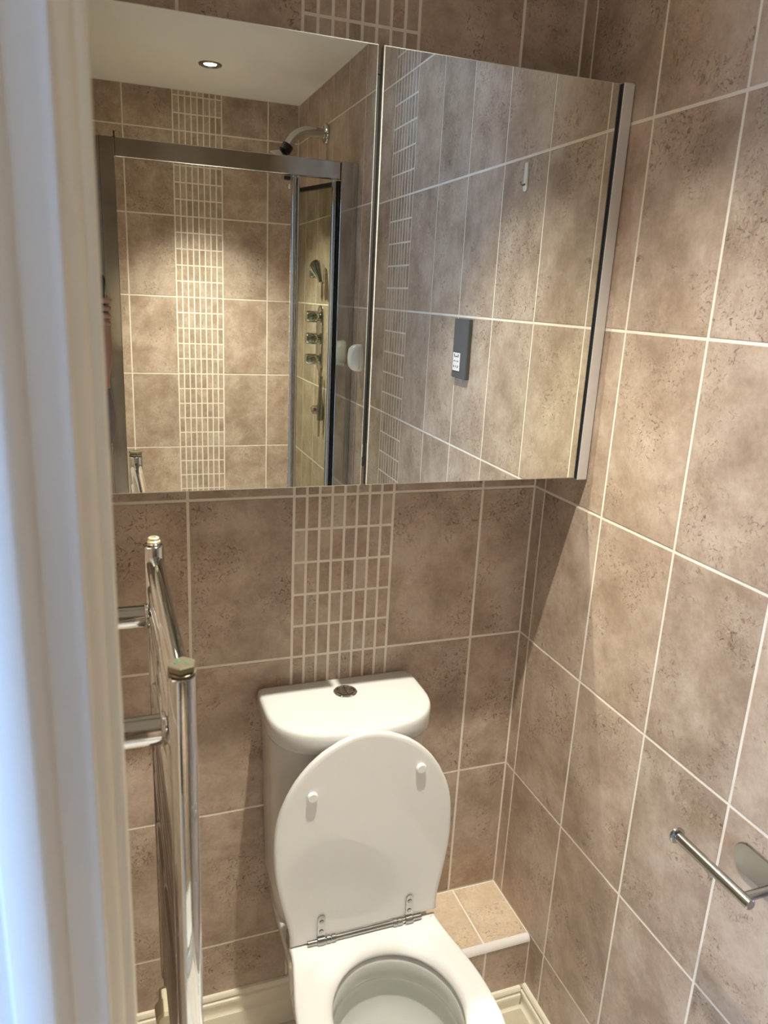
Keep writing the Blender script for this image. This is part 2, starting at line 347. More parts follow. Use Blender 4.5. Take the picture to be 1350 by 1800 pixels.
# boxed-in ledge right of the toilet: body, tiles, white quadrant edge
LZ = Z(-1.0)
lb = structure(MB().box((-.330, -.1795, 0), (-.0003, -.0002, LZ-.0140)).box((-.330, -.1675, LZ-.0140), (-.0003, -.0002, LZ-TH)).build('wall_ledge', M['grout'], smooth=False, center=True))
for x0, x1 in ((-.330, -.112), (-.112, -.001)):
    t_ = MB().box((x0+.0022, -.1685, LZ-TH), (x1-.0022, -.0035, LZ+.0002), .0008); t_.build('top_tile', M['ledge_tile'], lb, smooth=False)
for x0, x1 in ((-.330, -.112), (-.112, -.001)):
    me = tile_mesh(x1-x0-GAP, LZ-.012-.117-.003, 't', M['tile']); o = bpy.data.objects.new('tile', me); C.objects.link(o); o.parent = lb
    o.location = Vector(((x0+x1)/2, -.1795, (LZ-.012+.117)/2)) - wloc(lb)
q_ = []
prof = [(-.168, LZ+.0006)] + [(-.168-.0135*math.sin(a), LZ-.0130+.0136*math.cos(a)) for a in [PI/2*k/8 for k in range(9)]] + [(-.1795, LZ-.0135), (-.168, LZ-.0135)]
MB().loft([[(-.330, p, z) for p, z in prof], [(-.0012, p, z) for p, z in prof]], True, True).build('edge_trim', M['quadrant'], lb)

# ------------------------------------------------------------------ downlights
def downlight(p, label, power, group='recessed ceiling downlights'):
    t = thing('downlight', label, 'light', (p.x, p.y, p.z), group)
    prof = [(.029, -.0015), (.031, -.0048), (.036, -.0060), (.041, -.0040), (.0425, -.0006), (.0425, .0)]
    n = 40; b = MB()
    b.loft([[(p.x+r*math.cos(2*PI*k/n), p.y+r*math.sin(2*PI*k/n), p.z+z) for k in range(n)] for r, z in prof]); b.build('bezel', M['steel'], t)
    b = MB(); b.loft([[(p.x+r*math.cos(2*PI*k/n), p.y+r*math.sin(2*PI*k/n), p.z-.0005+z) for k in range(n)] for r, z in [(.0292, -.0012), (.026, -.0006), (.0225, -.0004)]]); b.build('reflector', M['steel'], t)
    b = MB(); b.loft([[(p.x+r*math.cos(2*PI*k/n), p.y+r*math.sin(2*PI*k/n), p.z+z) for k in range(n)] for r, z in [(.0228, -.0008), (.018, -.0022), (.008, -.0030)]], False, True); b.build('lamp', M['lamp'], t)
    ld = bpy.data.lights.new('downlight_beam', 'SPOT'); ld.energy = power; ld.color = SPOT_COL; ld.spot_size = math.radians(84); ld.spot_blend = 1.0; ld.shadow_soft_size = .016
    lo = bpy.data.objects.new('downlight_beam', ld); C.objects.link(lo); lo.parent = t; lo.location = (0, 0, -.022)
downlight(L1, 'recessed round downlight in the ceiling above the toilet, above the frame of the photo', SPOT_W)
downlight(L2, 'lit round chrome-rimmed downlight in the white ceiling above the shower, seen in the mirror', SPOT_W*1.4)

# ------------------------------------------------------------------ mirror cabinet
cab = thing('mirror_cabinet', 'wide wall-hung cabinet with two mirrored doors above the toilet', 'cabinet', (-.44, 0, Z(.06)))
XC = -.4402
b = MB(); b.box((XL+.002, -.150, Z(.690)), (-.023, -.0005, Z(.702))).box((XL+.002, -.150, Z(.090)), (-.023, -.0005, Z(.102)))
b.box((XL+.002, -.012, Z(.102)), (-.023, -.0005, Z(.690)))
b.build('body', M['dark_inside'], cab, smooth=False)
MB().box((-.447, -.149, Z(.102)), (-.433, -.012, Z(.690))).build('divider', M['dark_inside'], cab, smooth=False)
MB().box((-.0235, -.1770, Z(.059)), (-.0225, -.1500, Z(.725))).build('shade_strip', M['black'], cab, smooth=False)  # black strip painted in for the shade on the side panel's inner face
MB().box((-.0225, -.1785, Z(.0575)), (-.0015, -.0005, Z(.7265)), .0012).build('side_panel', M['satin_alu'], cab)
MB().box((XL+.0015, -.1755, Z(.0575)), (XL+.0215, -.0005, Z(.7265)), .0012).build('side_panel', M['satin_alu'], cab)
b = MB(); b.box((-.4445, -.151, Z(.105)), (-.4385, -.145, Z(.128)), .001); b.build('hinge_plate', M['satin_alu'], cab)
def mdoor(x0, x1, tilt, ylead, tz):
    # tilt: dy/dx of the mirror plane
    t = None
    def P(x, y, z): return (x, -ylead + tilt*(x-XC) + tz*(z-Z(.4)) + y, z)
    def slab(xa, xb, ya, yb, za, zb):
        m_ = MB(); vs = [P(xa,ya,za),P(xb,ya,za),P(xb,yb,za),P(xa,yb,za),P(xa,ya,zb),P(xb,ya,zb),P(xb,yb,zb),P(xa,yb,zb)]
        return m_.add(vs, [(0,3,2,1),(4,5,6,7),(0,1,5,4),(1,2,6,5),(2,3,7,6),(3,0,4,7)])
    za, zb = Z(.0605), Z(.7250)
    d_ = slab(x0, x1, .0036, .0146, za, zb).build('door', M['door_edge'], cab, smooth=False)
    e = .0012
    # mirror sheet with a tiny polished bevel all round
    vs = [P(x0,.0034,za),P(x1,.0034,za),P(x1,.0034,zb),P(x0,.0034,zb), P(x0,e,za),P(x1,e,za),P(x1,e,zb),P(x0,e,zb), P(x0+e,0,za+e),P(x1-e,0,za+e),P(x1-e,0,zb-e),P(x0+e,0,zb-e)]
    MB().add(vs, [(0,1,5,4),(1,2,6,5),(2,3,7,6),(3,0,4,7),(4,5,9,8),(5,6,10,9),(6,7,11,10),(7,4,8,11)]).build('mirror_rim', M['mirror_edge'], d_, smooth=False)
    MB().add([P(x0+e,0,za+e),P(x1-e,0,za+e),P(x1-e,0,zb-e),P(x0+e,0,zb-e)], [(0,1,2,3)]).build('mirror', M['mirror'], d_, smooth=False)
mdoor(XL+.022, -.4445, -.0026, .1655, .0023)
mdoor(-.4355, -.0240, -.0140, .1660, .0019)

# ------------------------------------------------------------------ toilet
TX = -.417
toi = thing('toilet', 'white close-coupled toilet with its lid raised against the cistern', 'toilet', (TX, -.3, 0))
prof_t = [(0, .150), (.03, .1505), (.06, .156), (.09, .162), (.12, .168), (.16, .1735), (.20, .1755), (.25, .1735), (.29, .165), (.33, .148), (.36, .129), (.385, .106), (.405, .080), (.420, .050), (.428, .024)]
def egg(scale=1.0, n=72, L=.431):
    """closed outline (s across, t along)"""
    pts = []
    import bisect
    ts = [p[0] for p in prof_t]
    def wd(t):
        i = min(max(bisect.bisect(ts, t)-1, 0), len(ts)-2); (t0, w0), (t1, w1) = prof_t[i], prof_t[i+1]
        a = (t-t0)/(t1-t0)
        # Catmull-Rom for a smooth edge
        wm = prof_t[i-1][1] if i > 0 else w0; wp = prof_t[i+2][1] if i+2 < len(prof_t) else w1-.03
        return .5*((2*w0)+(-wm+w1)*a+(2*wm-5*w0+4*w1-wp)*a*a+(-wm+3*w0-3*w1+wp)*a**3)
    side = []
    for k in range(33):
        t = .428*math.sin(PI/2*k/32)**1.0
        side.append((wd(t), t))
    w0 = side[0][0]
    pts = [(s_, t_) for s_, t_ in side] + [(0, L)] + [(-s_, t_) for s_, t_ in reversed(side)] + [(-w0+2*w0*k/24, 0) for k in range(1, 24)]
    return pts
EG = egg()
def inset(pts, d):
    n = len(pts); out = []
    for i in range(n):
        a, b_, c = Vector(pts[i-1]), Vector(pts[i]), Vector(pts[(i+1) % n])
        t1 = (b_-a); t2 = (c-b_)
        t = (t1.normalized()+t2.normalized()).normalized(); nn = Vector((-t.y, t.x))
        k = 1/max(.5, nn.dot(Vector((-t1.normalized().y, t1.normalized().x))))
        out.append(tuple(b_+nn*d*k))
    return out
# raised lid: slightly rolled in its plane, leaning on the cistern
LY, LZ0 = -.2150, Z(-.822)
rl = math.radians(2.0); lean = .006
def LP(s_, t_, y_):
    x = TX + .001 + s_*math.cos(rl) - t_*math.sin(rl); z = LZ0 + .004 + s_*math.sin(rl) + t_*math.cos(rl)
    return (x, LY - .004 + y_ + lean*t_/.43, z)
rings = []
for d, y_ in ((.010, -.0065), (.0035, -.0062), (.001, -.0045), (0, -.002), (0, .002), (.001, .0045), (.004, .0062), (.012, .0068)):
    rings.append([LP(s_, t_, y_) for s_, t_ in inset(EG, d)])
lid = MB().loft(rings, True, True).build('lid', M['seat'], toi, angle=50)
for s_, t_ in ((-.103, .324), (.107, .338)):
    c = Vector(LP(s_, t_, -.006)); MB().cyl(c, c+Vector((0, -.008, 0)), .0100, 28, .002).build('bumper', M['white_plastic'], lid)
# hinge hardware
hy, hz = LY-.0125, LZ0+.004
hin = MB(); hin.cyl((TX-.117, hy, hz-.001), (TX+.117, hy, hz+.001), .0055, 20, .001)
hinge = hin.build('hinge_bar', M['steel'], toi)
for sx in (-1, 1):
    x = TX+sx*.090
    b = MB(); b.cyl((x-.008, hy, hz), (x+.008, hy, hz), .0088, 20, .001); b.build('collar', M['steel'], hinge)
    x2 = TX+sx*.068
    b = MB(); b.cyl((x2-.012, hy, hz), (x2-.004, hy, hz), .0082, 20, .001).cyl((x2-.002, hy, hz), (x2+.007, hy, hz), .0082, 20, .001).cyl((x2-.001, hy, hz-.016), (x2-.001, hy, hz), .006, 16); b.build('collar', M['steel'], hinge)
    # plate with two screws on the lid
    b = MB(); yf = LY-.0112
    pl = [(-.0075, 0), (.0075, 0), (.0075, .050)] + [(.0075*math.cos(a), .050+.0075*math.sin(a)) for a in [PI*k/10 for k in range(1, 10)]] + [(-.0075, .050)]
    b.loft([[(x+u, yf+.0002, hz+v) for u, v in pl], [(x+u, yf-.0018, hz+v) for u, v in pl]], True, True); pp = b.build('hinge_plate', M['steel'], toi)
    for zz in (.022, .044):
        b = MB(); b.cyl((x, yf-.0016, hz+zz), (x, yf-.0032, hz+zz), .0042, 16, .0008); b.build('screw', M['dark_chrome'], pp)
# seat ring
HX, HY_, HA, HB = -.412-TX, .183, .1150, .1270      # hole centre (s,t) and half axes; t measured from hinge
def hole(k, a=HA, b_=HB, n=67):
    th = 2*PI*k/n
    return th
n_e = len(EG)
def hole_ring(a, b_, order):
    out = []
    for s_, t_ in order:
        th = math.atan2((t_-HY_)/b_, (s_-HX)/a); out.append((HX+a*math.cos(th), HY_+b_*math.sin(th)))
    return out
SZ = Z(-.8235); SY = -.2165
def SP(p, z): return (TX+p[0], SY-p[1], z)
rings = []
for d, dz in ((.005, -.0170), (.001, -.0155), (0, -.012), (0, -.006), (.0015, -.0018), (.005, -.0003), (.014, 0)):
    rings.append([SP(p, SZ+dz) for p in inset(EG, d)])
for f, dz in ((.62, -.0002), (.36, -.0008), (.20, -.0035), (.09, -.0075), (.02, -.0125), (0, -.0165), (.02, -.0195)):
    ho = hole_ring(HA, HB, EG); outer = inset(EG, .014)
    rings.append([SP((h_[0]*(1-f)+o_[0]*f, h_[1]*(1-f)+o_[1]*f), SZ+dz) for h_, o_ in zip(ho, outer)])
rings.append([SP(p, SZ-.0195) for p in hole_ring(HA+.02, HB+.02, EG)])
rings.append([SP(p, SZ-.0170) for p in inset(EG, .005)])
MB().loft(rings).build('seat', M['seat'], toi, angle=60)
# pan: outside
PZ = SZ-.0245
def foot(hw, t0, t1, z, n=64, pw=2.4, back=.12):
    """D-like outline from the wall side (t0) to front t1"""
    out = []
    for k in range(n):
        a = 2*PI*k/n; c, s_ = math.cos(a), math.sin(a)
        cx = (t0+t1)/2; L = (t1-t0)/2
        e = 2/pw
        out.append((TX+hw*math.copysign(abs(c)**e, c), SY-(cx+L*math.copysign(abs(s_)**e, s_)), z))
    return out
def polar(pts, z, n=96, c=(0, .12)):
    out = []; m_ = len(pts)
    for k in range(n):
        a = 2*PI*k/n; dx, dy = math.cos(a), math.sin(a); best = 0
        for i in range(m_):
            x0, y0 = pts[i][0]-c[0], pts[i][1]-c[1]; x1, y1 = pts[(i+1) % m_][0]-c[0], pts[(i+1) % m_][1]-c[1]
            ex, ey = x1-x0, y1-y0; den = dx*ey-dy*ex
            if abs(den) < 1e-12: continue
            t = (x0*ey-y0*ex)/den; u = (x0*dy-y0*dx)/den
            if t > 0 and -1e-9 <= u <= 1+1e-9: best = max(best, t)
        out.append((TX+c[0]+dx*best, SY-(c[1]+dy*best), z))
    return out
def pan_outline(d, bw, t0=-.19):
    e = [p for p in inset(EG, d) if not (abs(p[1]-d) < 1e-4 and abs(p[0]) < .13)]
    fr = [p for p in e if p[1] > .004]
    fr.sort(key=lambda p: math.atan2(p[1]-.12, p[0]))
    up = [p for p in fr]
    return [(bw, t0)] + [(bw, .0)] + sorted([p for p in fr if p[0] > 0], key=lambda p: p[1]) + sorted([p for p in fr if p[0] <= 0], key=lambda p: -p[1]) + [(-bw, 0), (-bw, t0)]
def fo(hw, t0, t1, z): return polar([((p[0]-TX), SY-p[1]) for p in foot(hw, t0, t1, 0, 96)], z)
rings = [fo(.100, -.15, .27, 0), fo(.103, -.15, .275, .02), fo(.108, -.15, .29, .12), fo(.118, -.15, .32, .22), fo(.150, -.18, .36, .31), polar(pan_outline(.014, .146), PZ-.040), polar(pan_outline(.008, .148), PZ-.020), polar(pan_outline(.007, .148), PZ-.006), polar(pan_outline(.012, .144), PZ-.001)]
def ell(a, b_, z, cyy=HY_, cx=HX, n=96):
    return polar([(cx+a*math.cos(2*PI*k/n), cyy+b_*math.sin(2*PI*k/n)) for k in range(n)], z)
rings += [ell(HA+.006, HB+.006, PZ-.001), ell(HA+.002, HB+.002, PZ-.004), ell(HA, HB, PZ-.012), ell(HA, HB, PZ-.044), ell(HA+.003, HB+.003, PZ-.050), ell(HA+.007, HB+.007, PZ-.056), ell(HA+.008, HB+.008, PZ-.075), ell(HA+.004, HB+.004, PZ-.110), ell(.108, .120, PZ-.135), ell(.090, .100, PZ-.165, HY_-.005), ell(.068, .075, PZ-.195, HY_-.012), ell(.045, .050, PZ-.225, HY_-.015), ell(.030, .035, PZ-.25, HY_-.015)]
MB().loft(rings, True, True).build('pan', M['ceramic'], toi, angle=60)
MB().loft([ell(.0885, .0985, PZ-.166, HY_-.005)], False, True).build('water', M['water'], toi)
# cistern body (bow-fronted) and lid
def bow(hw, y0, y1, z, cx=-.4265, n=40, rc=.02):
    """outline: flat back at y0, sides, bowed front reaching y1 at the centre"""
    pts = []
    ys = y0 - (y0-y1)*.42
    pts.append((cx+hw-.010, y0, z)); pts.append((cx+hw-.002, y0-.004, z)); pts.append((cx+hw, y0-.014, z))
    for k in range(n+1):
        a = PI*k/n; c, s_ = math.cos(a), math.sin(a)
        pts.append((cx+hw*math.copysign(abs(c)**.70, c), ys-(ys-y1)*abs(s_)**.84, z))
    pts.append((cx-hw, y0-.014, z)); pts.append((cx-hw+.002, y0-.004, z)); pts.append((cx-hw+.010, y0, z))
    return pts
cz = Z(-.39)
rings = [bow(.130, -.012, -.160, Z(-.868)), bow(.142, -.010, -.178, Z(-.845)), bow(.147, -.008, -.186, Z(-.79)), bow(.150, -.007, -.189, Z(-.68)), bow(.154, -.006, -.194, Z(-.50)), bow(.156, -.006, -.196, cz-.040), bow(.156, -.006, -.196, cz-.032)]
MB().loft(rings, True, True).build('cistern', M['ceramic'], toi, angle=60)
rings = [bow(.155, -.006, -.195, cz-.046), bow(.1615, -.003, -.2035, cz-.044), bow(.1640, -.002, -.2060, cz-.038), bow(.1640, -.002, -.2060, cz-.014), bow(.1635, -.0022, -.2055, cz-.007), bow(.1615, -.003, -.2035, cz-.003), bow(.158, -.004, -.200, cz-.0008), bow(.150, -.010, -.190, cz), bow(.10, -.035, -.150, cz+.0008), bow(.03, -.055, -.090, cz+.001)]
MB().loft(rings, True, True).build('cistern_lid', M['ceramic'], toi, angle=60)
bc = Vector((-.424, -.064, cz+.001))
n = 40
rg = lambda r, z: [(bc.x+r*math.cos(2*PI*k/n), bc.y+r*math.sin(2*PI*k/n), bc.z+z) for k in range(n)]
fb = MB().loft([rg(.0235, 0), rg(.0235, .002), rg(.0220, .0034), rg(.0185, .0036), rg(.0175, .0018), rg(.0172, .0012)], False, True).build('flush_button', M['chrome'], toi)
for sg in (-1, 1):
    pts = [(bc.x+sg*.0008, bc.y+.0158*math.cos(a)*1.0 if False else bc.y+.0158*math.sin(a), 0) for a in ()]
    arc = [(bc.x+sg*(.0009+.0150*math.cos(a)), bc.y+.0155*math.sin(a)) for a in [-PI/2+PI*k/14 for k in range(15)]]
    b = MB(); b.loft([[(x, y, bc.z+.0012) for x, y in arc], [(x, y, bc.z+.0036) for x, y in arc], [(bc.x+(x-bc.x)*.86, bc.y+(y-bc.y)*.88, bc.z+.0042) for x, y in arc]], True, True)
    b.build('button_half', M['steel'], fb)
# dark worn bracket between cistern and pan on the left side
MB().box((TX-.1475, -.214, Z(-.850)), (TX-.139, -.180, Z(-.815)), .003).build('coupling_bracket', M['steel'], toi)

# ------------------------------------------------------------------ towel radiator
rad = thing('towel_radiator', 'chrome ladder towel radiator standing off the left wall beside the toilet', 'radiator', (-.79, -.48, 0))
RX, RY0, RY1, RT, RB = -.7905, -.279, -.677, Z(.014), Z(-.735)
def dpost(y, top, w_=.0150, d_=.0150):
    """vertical D-section post, round towards the room"""
    pts = [(RX-.010, y-w_)] + [(RX-.001+ .0145*math.cos(a), y+w_*math.sin(a)) for a in [-PI/2+PI*k/14 for k in range(15)]] + [(RX-.010, y+w_), (RX-.013, y+w_-.003), (RX-.013, y-w_+.003)]
    def sc(f, z): return [(RX+(x-RX)*f, y+(yy-y)*f, z) for x, yy in pts]
    return MB().loft([sc(.85, RB), sc(1, RB+.002), sc(1, top-.002), sc(.86, top), sc(.70, top), sc(.68, top-.004)], True, True)
dpost(RY0, RT).build('post', M['chrome'], rad, angle=50); dpost(RY1, RT).build('post', M['chrome'], rad, angle=50)
zs = []
for g0, cnt in ((-.012, 4), (-.205, 5), (-.445, 6)):
    zs += [g0-.037*k for k in range(cnt)]
for zz in zs:
    MB().cyl((RX, RY0-.008, Z(zz)), (RX, RY1+.008, Z(zz)), .0122, 24).build('bar', M['chrome'], rad)
for y_, zz in ((-.300, -.086), (-.605, -.086)):
    b = MB(); b.cyl((XL+.0005, y_, Z(zz)), (RX-.016, y_, Z(zz)), .0165, 32, .0015); br = b.build('wall_bracket', M['chrome'], rad)
    MB().cyl((RX-.017, y_, Z(zz)), (RX-.0115, y_, Z(zz)), .0185, 32, .0015).build('bracket_collar', M['chrome'], br)
    MB().cyl((RX-.0118, y_, Z(zz)), (RX-.004, y_, Z(zz)), .008, 16).build('bracket_pin', M['dark_chrome'], br)
# air vent on the rear post, tarnished blanking plug on the front post
b = MB(); b.cyl((RX, RY0, RT-.004), (RX, RY0, RT+.003), .0105, 24, .001); v = b.build('vent_base', M['dark_chrome'], rad)
def ringy(c, prof, n=24): return [[(c[0]+r*math.cos(2*PI*k/n), c[1]+r*math.sin(2*PI*k/n), c[2]+z) for k in range(n)] for r, z in prof]
MB().loft(ringy((RX, RY0, RT+.002), [(.008, 0), (.0093, .001), (.0093, .0035), (.0078, .005), (.0078, .0085), (.0062, .0095), (.0035, .0095), (.0032, .0070)]), True, True).build('air_vent', M['brass'], rad)
b = MB()
hexr = lambda r, z, n=6, ph=.3: [(RX+r*math.cos(2*PI*k/n+ph), RY1+r*math.sin(2*PI*k/n+ph), RT+z) for k in range(n)]
b.loft([hexr(.0128, .0045), hexr(.0142, .0055), hexr(.0142, .0105), hexr(.0130, .0115)], True, True); b.build('blanking_plug', M['plug'], rad, smooth=False)
b = MB()
for k in range(3): b.loft(ringy((RX, RY1, RT-.006+.0035*k), [(.0122, 0), (.0135, .0008), (.0135, .0020), (.0122, .0028)], 28), True, True)
b.build('plug_thread', M['plug'], rad)
b = MB()
for sx, sy, r in ((-.003, .004, .0022), (.004, -.001, .0018), (-.006, .000, .0014)): b.loft(ringy((RX+sx, RY1+sy, RT+.0114), [(r, 0), (r*.9, .0005), (r*.3, .0008)], 10), True, True)
b.build('green_residue', M['green'], rad)
# valve and pipe under the rear post, pipe under the front post
for yy in (RY0, RY1):
    b = MB(); b.cyl((RX, yy, RB-.022), (RX, yy, RB+.001), .0125, 24, .002).cyl((RX, yy, RB-.055), (RX, yy, RB-.022), .009, 20).cyl((RX, yy, .001), (RX, yy, RB-.055), .0075, 18); b.build('valve_pipe', M['chrome'], rad)
b = MB(); b.tube([(RX-.010, RY0-.006, RB-.045), (RX-.010, RY0-.030, RB-.047), (RX-.010, RY0-.036, RB-.047), (RX-.010, RY0-.062, RB-.047), (RX-.010, RY0-.066, RB-.047)], [.008, .010, .0165, .0155, .011], 24); b.build('valve_head', M['cream_valve'], rad)

# ------------------------------------------------------------------ paper holder on the right wall
ph = thing('paper_holder', 'brushed steel toilet roll holder, empty, on the right wall at lower right', 'paper holder', (-.006, -.735, Z(-.387)))
hz_ = Z(-.386)
def stad(x, y0, y1, z, r, n=14):
    return [(x, y1-r+r*math.cos(a), z+r*math.sin(a)) for a in [-PI/2+PI*k/n for k in range(n+1)]] + [(x, y0+r+r*math.cos(a), z+r*math.sin(a)) for a in [PI/2+PI*k/n for k in range(n+1)]]
MB().loft([stad(-.0004, -.815, -.653, hz_-.004, .024), stad(-.003, -.815, -.653, hz_-.004, .024), stad(-.0042, -.814, -.654, hz_-.004, .0228)], True, True).build('wall_plate', M['steel'], ph)
MB().cyl((-.0040, -.737, hz_), (-.070, -.737, hz_), .0066, 24).build('arm', M['steel'], ph)
MB().cyl((-.070, -.610, hz_), (-.070, -.752, hz_), .0078, 28, .0012).build('rod', M['steel'], ph)
MB().cyl((-.070, -.605, hz_), (-.070, -.6105, hz_), .0128, 28, .001).build('end_stop', M['steel'], ph)

# ------------------------------------------------------------------ things on the right wall seen in the mirror
so = thing('shaver_socket', 'tall grey metal shaver socket on the right wall, seen in the right mirror door', 'socket', (-.004, -.773, Z(.18)))
b = MB(); b.add([(-.0003, -.817, Z(.180)), (-.0003, -.730, Z(.180)), (-.0003, -.730, Z(.327)), (-.0003, -.817, Z(.327)), (-.009, -.817, Z(.180)), (-.009, -.730, Z(.180)), (-.009, -.730, Z(.327)), (-.009, -.817, Z(.327)), (-.011, -.815, Z(.182)), (-.011, -.732, Z(.182)), (-.011, -.732, Z(.325)), (-.011, -.815, Z(.325))],
      [(0,1,5,4),(1,2,6,5),(2,3,7,6),(3,0,4,7),(4,5,9,8),(5,6,10,9),(6,7,11,10),(7,4,8,11),(8,9,10,11),(0,3,2,1)])
b.build('face_plate', M['socket_grey'], so, smooth=False)
ins = MB().box((-.0108, -.809, Z(.1975)), (-.0128, -.766, Z(.2435)), .001).build('outlet_insert', M['white_plastic'], so)
b = MB()
for yy, zz, ww, hh in ((-.799, .236, .003, .007), (-.776, .236, .003, .007), (-.7875, .2335, .011, .0022),
                       (-.799, .222, .0035, .0035), (-.7875, .222, .0025, .003), (-.776, .222, .0035, .0035),
                       (-.799, .2085, .003, .006), (-.7875, .2085, .0022, .0045), (-.776, .2085, .003, .006)):
    b.box((-.0126, yy-ww/2*1.3, Z(zz)-hh/2), (-.0131, yy+ww/2*1.3, Z(zz)+hh/2))
b.build('pin_holes', M['black'], ins, smooth=False)
b = MB(); y0, y1, z0, z1 = -.526, -.508, Z(.598), Z(.655)
def strip(x): return [(x, y0+.009+.009*math.cos(a), z0+.009+.009*math.sin(a)) for a in [PI+PI*k/12 for k in range(13)]] + [(x, y1-.002, z1), (x, y0+.002, z1)]
hk = thing('wall_hook', 'small white adhesive hook on the right wall, seen in the right mirror door', 'hook', (-.003, -.517, z0))
b.loft([strip(-.0003), strip(-.0030), [(-.0038, (p[1]+.517)*.88-.517, (p[2]-(z0+z1)/2)*.96+(z0+z1)/2) for p in strip(0)]], True, True); b.build('back_strip', M['clear_plastic'], hk)
MB().tube([(-.0032, -.517, z0+.014), (-.010, -.517, z0+.011), (-.013, -.517, z0+.013), (-.0135, -.517, z0+.018)], [.0022, .002, .002, .0015], 10).build('hook_tip', M['dark_chrome'], hk)
af = thing('air_freshener', 'white rounded plastic air freshener on the right wall, seen in the left mirror door', 'air freshener', (-.02, -1.56, Z(.117)))
def afr(x, k, n=28, zc=Z(.164), hh=.047, hw=.036, yc=-1.560):
    return [(x, yc+k*hw*math.copysign(abs(math.cos(a))**.75, math.cos(a)), zc+k*hh*math.copysign(abs(math.sin(a))**.8, math.sin(a))) for a in [2*PI*i/n for i in range(n)]]
MB().loft([afr(-.0003, .96), afr(-.003, 1.0), afr(-.012, 1.0), afr(-.013, .97)], True, True).build('back_shell', M['white_plastic'], af)
MB().loft([afr(-.013, .93), afr(-.0145, .98), afr(-.022, .97), afr(-.032, .88), afr(-.040, .70), afr(-.044, .42), afr(-.045, .12)], True, True).build('front_cover', M['white_plastic'], af)

# ------------------------------------------------------------------ shower enclosure
SYF = -1.662; ST = Z(.806); SB = Z(.750)
enc = thing('shower_enclosure', 'aluminium framed shower enclosure with its folding glass door open, seen in the mirror', 'shower enclosure', (-.44, -1.69, .15))
MB().box((-.786, SYF-.030, SB), (-.062, SYF-.004, ST), .002).build('top_rail', M['alu'], enc)
MB().box((-.786, SYF-.030, .152), (-.062, SYF-.004, .185), .002).build('bottom_rail', M['alu'], enc)
MB().box((-.832, SYF-.034, .15), (-.7865, SYF-.002, ST+.001), .002).build('side_post', M['alu'], enc)
MB().box((XL+.0005, SYF-.036, .15), (-.8330, SYF, ST+.001), .002).build('wall_profile', M['alu'], enc)
MB().box((-.7878, SYF-.012, ST-.002), (-.7835, SYF-.002, ST+.016)).build('end_clip', M['black'], enc, smooth=False)
MB().box((-.0605, SYF-.040, .15), (-.0005, SYF, ST), .0015).build('wall_profile', M['alu'], enc)
# bifold door
def leaf(a, b_, name):
    a = Vector((*a, 0)); b_ = Vector((*b_, 0)); d = (b_-a).normalized(); nn = Vector((-d.y, d.x, 0))
    def bar(p, q, w_, t_, z0, z1):
        o = []
        for pt, s1, s2 in ((p, 0, -t_), (q, 0, -t_), (q, 0, t_), (p, 0, t_)): o.append(pt + nn*s2)
        return [[(v.x, v.y, z0) for v in o], [(v.x, v.y, z1) for v in o]]
    g = MB().loft(bar(a+d*.012, b_-d*.012, 0, .003, .20, SB-.018), True, True).build(name, M['glass'], enc, smooth=False)
    MB().loft(bar(a+d*.004, b_-d*.004, 0, .007, SB-.020, SB-.006), True, True).build('top_bar', M['black'], g, smooth=False)
    MB().loft(bar(a+d*.004, b_-d*.004, 0, .005, .190, .204), True, True).build('bottom_bar', M['alu'], g, smooth=False)
    return g, d, nn
HIN, FOLD, LEAD = (-.073, -1.700), (-.150, -1.985), (-.212, -1.700)
g1, d1, n1 = leaf(HIN, FOLD, 'glass_leaf'); g2, d2, n2 = leaf(LEAD, FOLD, 'glass_leaf')
MB().cyl((HIN[0], HIN[1], .19), (HIN[0], HIN[1], SB-.002), .0095, 24).build('hinge_tube', M['chrome'], enc)
MB().box((HIN[0]+.010, HIN[1]-.006, .19), (HIN[0]+.0135, HIN[1]+.012, SB-.002)).build('rubber_seal', M['black'], enc, smooth=False)
MB().box((LEAD[0]-.011, LEAD[1]-.013, .19), (LEAD[0]+.006, LEAD[1]+.006, SB-.001), .004).cyl((LEAD[0]-.004, LEAD[1]+.008, .19), (LEAD[0]-.004, LEAD[1]+.008, SB-.001), .0085, 24).build('handle_profile', M['chrome'], enc)
MB().box((LEAD[0]+.008, LEAD[1]-.014, .19), (LEAD[0]+.017, LEAD[1]+.004, SB-.001), .002).build('handle_trim', M['alu'], enc)
MB().box((FOLD[0]-.007, FOLD[1]-.008, .19), (FOLD[0]+.006, FOLD[1]+.006, SB-.003), .002).build('fold_hinge', M['steel'], enc)
MB().box((LEAD[0]-.036, LEAD[1]-.010, SB-.014), (LEAD[0]-.014, LEAD[1]+.004, SB-.001), .002).build('door_pivot', M['black'], enc)
MB().box((LEAD[0]-.020, LEAD[1]-.008, SB-.040), (LEAD[0]-.0155, LEAD[1]+.002, SB-.026), .001).build('pivot_cap', M['white_plastic'], enc)
tr = MB().loft([rrect(XL+.001, YF+.001, -.001, SYF+.01, .02, z) for z in (0, .148)] + [rrect(XL+.006, YF+.006, -.006, SYF+.005, .02, .15), rrect(XL+.05, YF+.05, -.05, SYF-.05, .05, .15), rrect(XL+.06, YF+.06, -.06, SYF-.06, .05, .115)], True, True).build('shower_tray', M['tray'], center=True)
tr['label'] = 'raised white shower tray under the glass shower enclosure'; tr['category'] = 'shower tray'

